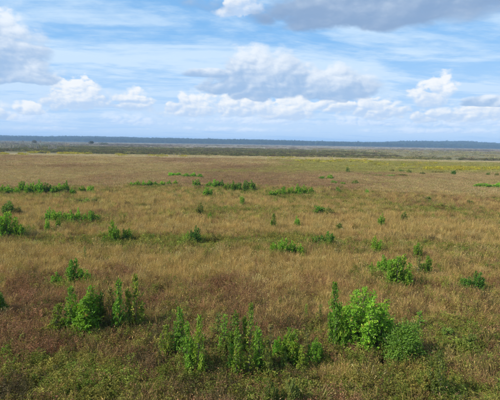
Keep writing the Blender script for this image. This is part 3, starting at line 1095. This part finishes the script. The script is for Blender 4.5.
jit = lambda s: rng.normal(0, s)
row('second row of bushes at left', 'the second green row at left', 'small', ['mid', 'bright', 'bright', 'mid'],
    [(49, 219, 10, 8), (54, 220, 12, 8), (60, 220, 10, 8), (66, 220, 9, 8), (72, 221, 10, 8), (78, 220.5, 11, 8), (84, 220.5, 10, 8), (90.5, 220.5, 12, 8), (96.5, 220.5, 8, 7)])
row('far long row of bushes at left', 'the long far green row at left', 'small', ['bright', 'mid', 'bright'],
    [(2, 192, 6, 9), (9, 192.5, 6, 9), (16, 192.5, 7, 9), (22.5, 191, 10, 8), (28.5, 192, 11, 8), (34.5, 192, 10, 8), (41, 192.5, 10, 8), (47.5, 192.5, 10, 8), (54, 192.5, 9, 8),
     (60.5, 192, 10, 8), (66, 191, 9, 7), (73, 193.5, 6, 7), (82, 191, 5, 7), (91, 191, 6, 7)])
row('sparse low bushes between the left rows', 'the sparse low strip between the left rows', 'scrubby', ['olive', 'dull'], [(79, 201, 3, 7), (86, 202, 4, 8), (94, 201, 3, 7)])
row('far row of bushes left of centre', 'the far row left of centre', 'small', ['mid', 'bright'],
    [(132, 185.5, 4, 7), (138, 185.5, 5, 7), (144, 185.5, 5, 7), (150, 185.5, 5, 7), (156, 185.5, 6, 7), (162, 185, 5, 7), (169, 184.5, 5, 7), (175, 184, 4, 6)])
row('farthest strip of bushes', 'the farthest short strip left of centre', 'scrubby', ['bright', 'mid'],
    [(172, 175.5, 3, 7), (178, 175.5, 3.5, 7), (186, 176.5, 3.5, 7), (193, 176.5, 4, 7), (200, 177, 3, 7)])
row('far central row of bushes', 'the far row at centre', 'small', ['mid', 'bright', 'mid', 'dark'],
    [(196.5, 185.5, 7, 8), (209, 186.5, 6, 8), (215, 187, 8, 8), (221.5, 187, 8, 8), (227, 189, 8, 8), (233, 190, 9, 8), (239, 190, 10, 8), (245.5, 190.5, 12, 9), (252, 189, 10, 8)])
row('far row of bushes right of centre', 'the far row right of centre', 'small', ['bright', 'bright', 'mid'],
    [(272, 194.5, 6, 8), (278, 194, 7, 8), (284, 194.5, 8, 8), (291, 194, 9, 9), (298, 194, 10, 9), (304.5, 193.5, 10, 8), (311, 192.5, 7, 7)])
row('small far bushes at right', 'the small far group right of centre', 'scrubby', ['mid', 'bright'], [(322, 178.5, 3, 7), (330, 178.5, 4, 8)])
row('faint far strip at right', 'the faint strip of low bushes at right', 'scrubby', ['mid', 'dull'], [(334, 183, 3, 7), (343, 184, 3, 7), (355, 183.5, 3, 7), (338, 191, 4, 5), (367, 193, 4, 4)])
row('bushes at the far right edge', 'the bright low strip at the right edge', 'scrubby', ['bright', 'mid'], [(478, 186.5, 3.5, 9), (487, 187, 4, 9), (497, 187, 4, 9)])
row('dark dots of bushes on the right plain', 'the dotted dark line on the right plain', 'scrubby', ['dull', 'olive', 'dark'],
    [(347.5, 172, 4.5, 5), (392, 171, 2.6, 5), (401, 171.2, 2.2, 5), (409, 172.5, 2.6, 6), (422.5, 174, 2.4, 6), (453.5, 174.5, 3.6, 4.5), (488, 175, 2.6, 4), (496.5, 175.6, 2.8, 4.5)])
row('grey brown low bushes on the right plain', 'the grey brown scrub under the dark dots', 'scrubby', ['olive', 'olive', 'dull'],
    [(366, 174.5, 1.4, 11), (377, 175.5, 2, 14), (390, 176, 2, 13), (402, 175.5, 1.6, 12), (437, 172.5, 1.5, 12)])
row('olive dots of the right field', 'the scattered olive dots at lower right field', 'scrubby', ['olive', 'dull'], [(440, 206, 4, 8), (428, 199, 3, 6), (385, 200, 3, 5), (470, 203, 3, 6)])


# ---------------------------------------------------------------- trees standing out on the far plain
def leafy_tree(px, py, hpx, wpx, label, tint, group=None):
    x, y = ground_at(px, py)
    m = math.hypot(x, y) / FPX
    H, Wd = hpx * m, wpx * m
    root = link('tree', None)
    root.location = (x, y, float(terrain(x, y)) - .02)
    tr = MB()
    tr.tube([np.array((0, 0, 0.)), np.array((.03, 0, .3)) * H, np.array((-.02, .03, .75)) * H], .04 * H, .012 * H, 6)
    for i in range(7):
        p0 = np.array((0, 0, rng.uniform(.2, .6))) * H
        tr.tube([p0, p0 + rdir(.2, .7) * np.array((Wd * .4, Wd * .4, H * .35))], .014 * H, .005 * H, 4)
    link('trunk', tr.mesh('tree_trunk', M_BARK), root)
    c = clump(520, Wd * .5, H * .36, H * .09, H * .03, H * .6)
    f = link('crown', c.mesh('tree_crown', M_LEAF), root)
    f.color = (*tint, 1)
    tag(root, label, 'tree', group)


def dead_tree(px, py, hpx, label, group):
    x, y = ground_at(px, py)
    H = hpx * math.hypot(x, y) / FPX
    root = link('dead_tree', None)
    root.location = (x, y, float(terrain(x, y)) - .02)
    tr = MB()
    pts = [np.array((0, 0, 0.)), np.array((.03, 0, .4)) * H, np.array((-.03, .02, .75)) * H, np.array((.0, .03, 1)) * H]
    tr.tube(pts, .045 * H, .008 * H, 6)
    link('trunk', tr.mesh('dead_trunk', M_DEAD), root)
    for i in range(9):
        p0 = pts[1] + (pts[3] - pts[1]) * rng.uniform(-.3, .9)
        d = rdir(.15, .7)
        b = MB()
        p1 = p0 + d * H * rng.uniform(.2, .42)
        b.tube([p0, (p0 + p1) / 2 + rdir() * .02 * H, p1], .02 * H, .005 * H, 4)
        for _ in range(3):
            q = p0 + (p1 - p0) * rng.uniform(.4, .95)
            b.tube([q, q + rdir(.1, .9) * H * .14], .009 * H, .003 * H, 3)
        link('branch', b.mesh('dead_branch', M_DEAD), root)
    tag(root, label, 'dead tree', group)


G = 'dark trees on the far plain'
leafy_tree(91, 146.5, 5.5, 6, 'dark tree on the far plain at left, left one of the pair', (.05, .065, .03), G)
leafy_tree(103, 146.5, 4.2, 10, 'wide dark tree on the far plain at left, right one of the pair', (.055, .085, .03), G)
leafy_tree(34, 145.5, 5, 6, 'dark tree near the left end of the far plain', (.09, .085, .05), G)
leafy_tree(172, 151, 3.5, 6, 'small grey green tree above the green belt, left of centre', (.12, .13, .07), G)
G = 'pale bare trees of the far plain'
for i, (a, b, h) in enumerate(((310, 153, 4), (317, 153.5, 6.5), (321, 153.5, 4.5))):
    dead_tree(a, b, h, '%s of three pale dead trees in the green belt right of centre' % ('leftmost', 'middle and tallest', 'rightmost')[i], G)
for i, (a, b, h) in enumerate(((6, 149, 7), (14, 148.5, 6), (24, 148, 6.5), (41, 147, 6.5))):
    dead_tree(a, b, h, '%s grey bare tree from the left edge on the far plain' % ORD[i], G)
for i, (a, b, h) in enumerate(((174, 157, 4), (180, 157, 4))):
    dead_tree(a, b, h, '%s of two pale bare bushes at the front of the green belt' % ('left', 'right')[i], G)


# ---------------------------------------------------------------- air
def haze():
    x0, x1, y0, y1, z0, z1 = -8600, 8600, -3600, 9600, -3.5, 75
    v = [(x0, y0, z0), (x1, y0, z0), (x1, y1, z0), (x0, y1, z0), (x0, y0, z1), (x1, y0, z1), (x1, y1, z1), (x0, y1, z1)]
    f = [(0, 3, 2, 1), (4, 5, 6, 7), (0, 1, 5, 4), (1, 2, 6, 5), (2, 3, 7, 6), (3, 0, 4, 7)]
    mt = bpy.data.materials.new('haze')
    mt.use_nodes = True
    nt = mt.node_tree
    nt.nodes.clear()
    pv = nt.nodes.new('ShaderNodeVolumePrincipled')
    pv.inputs['Color'].default_value = (.42, .66, 1.0, 1)
    pv.inputs['Density'].default_value = 0.0002
    o = nt.nodes.new('ShaderNodeOutputMaterial')
    nt.links.new(pv.outputs[0], o.inputs['Volume'])
    ob = link('haze', new_mesh('haze', v, f, mt))
    tag(ob, 'thin pale haze lying over the whole prairie', kind='stuff')


haze()
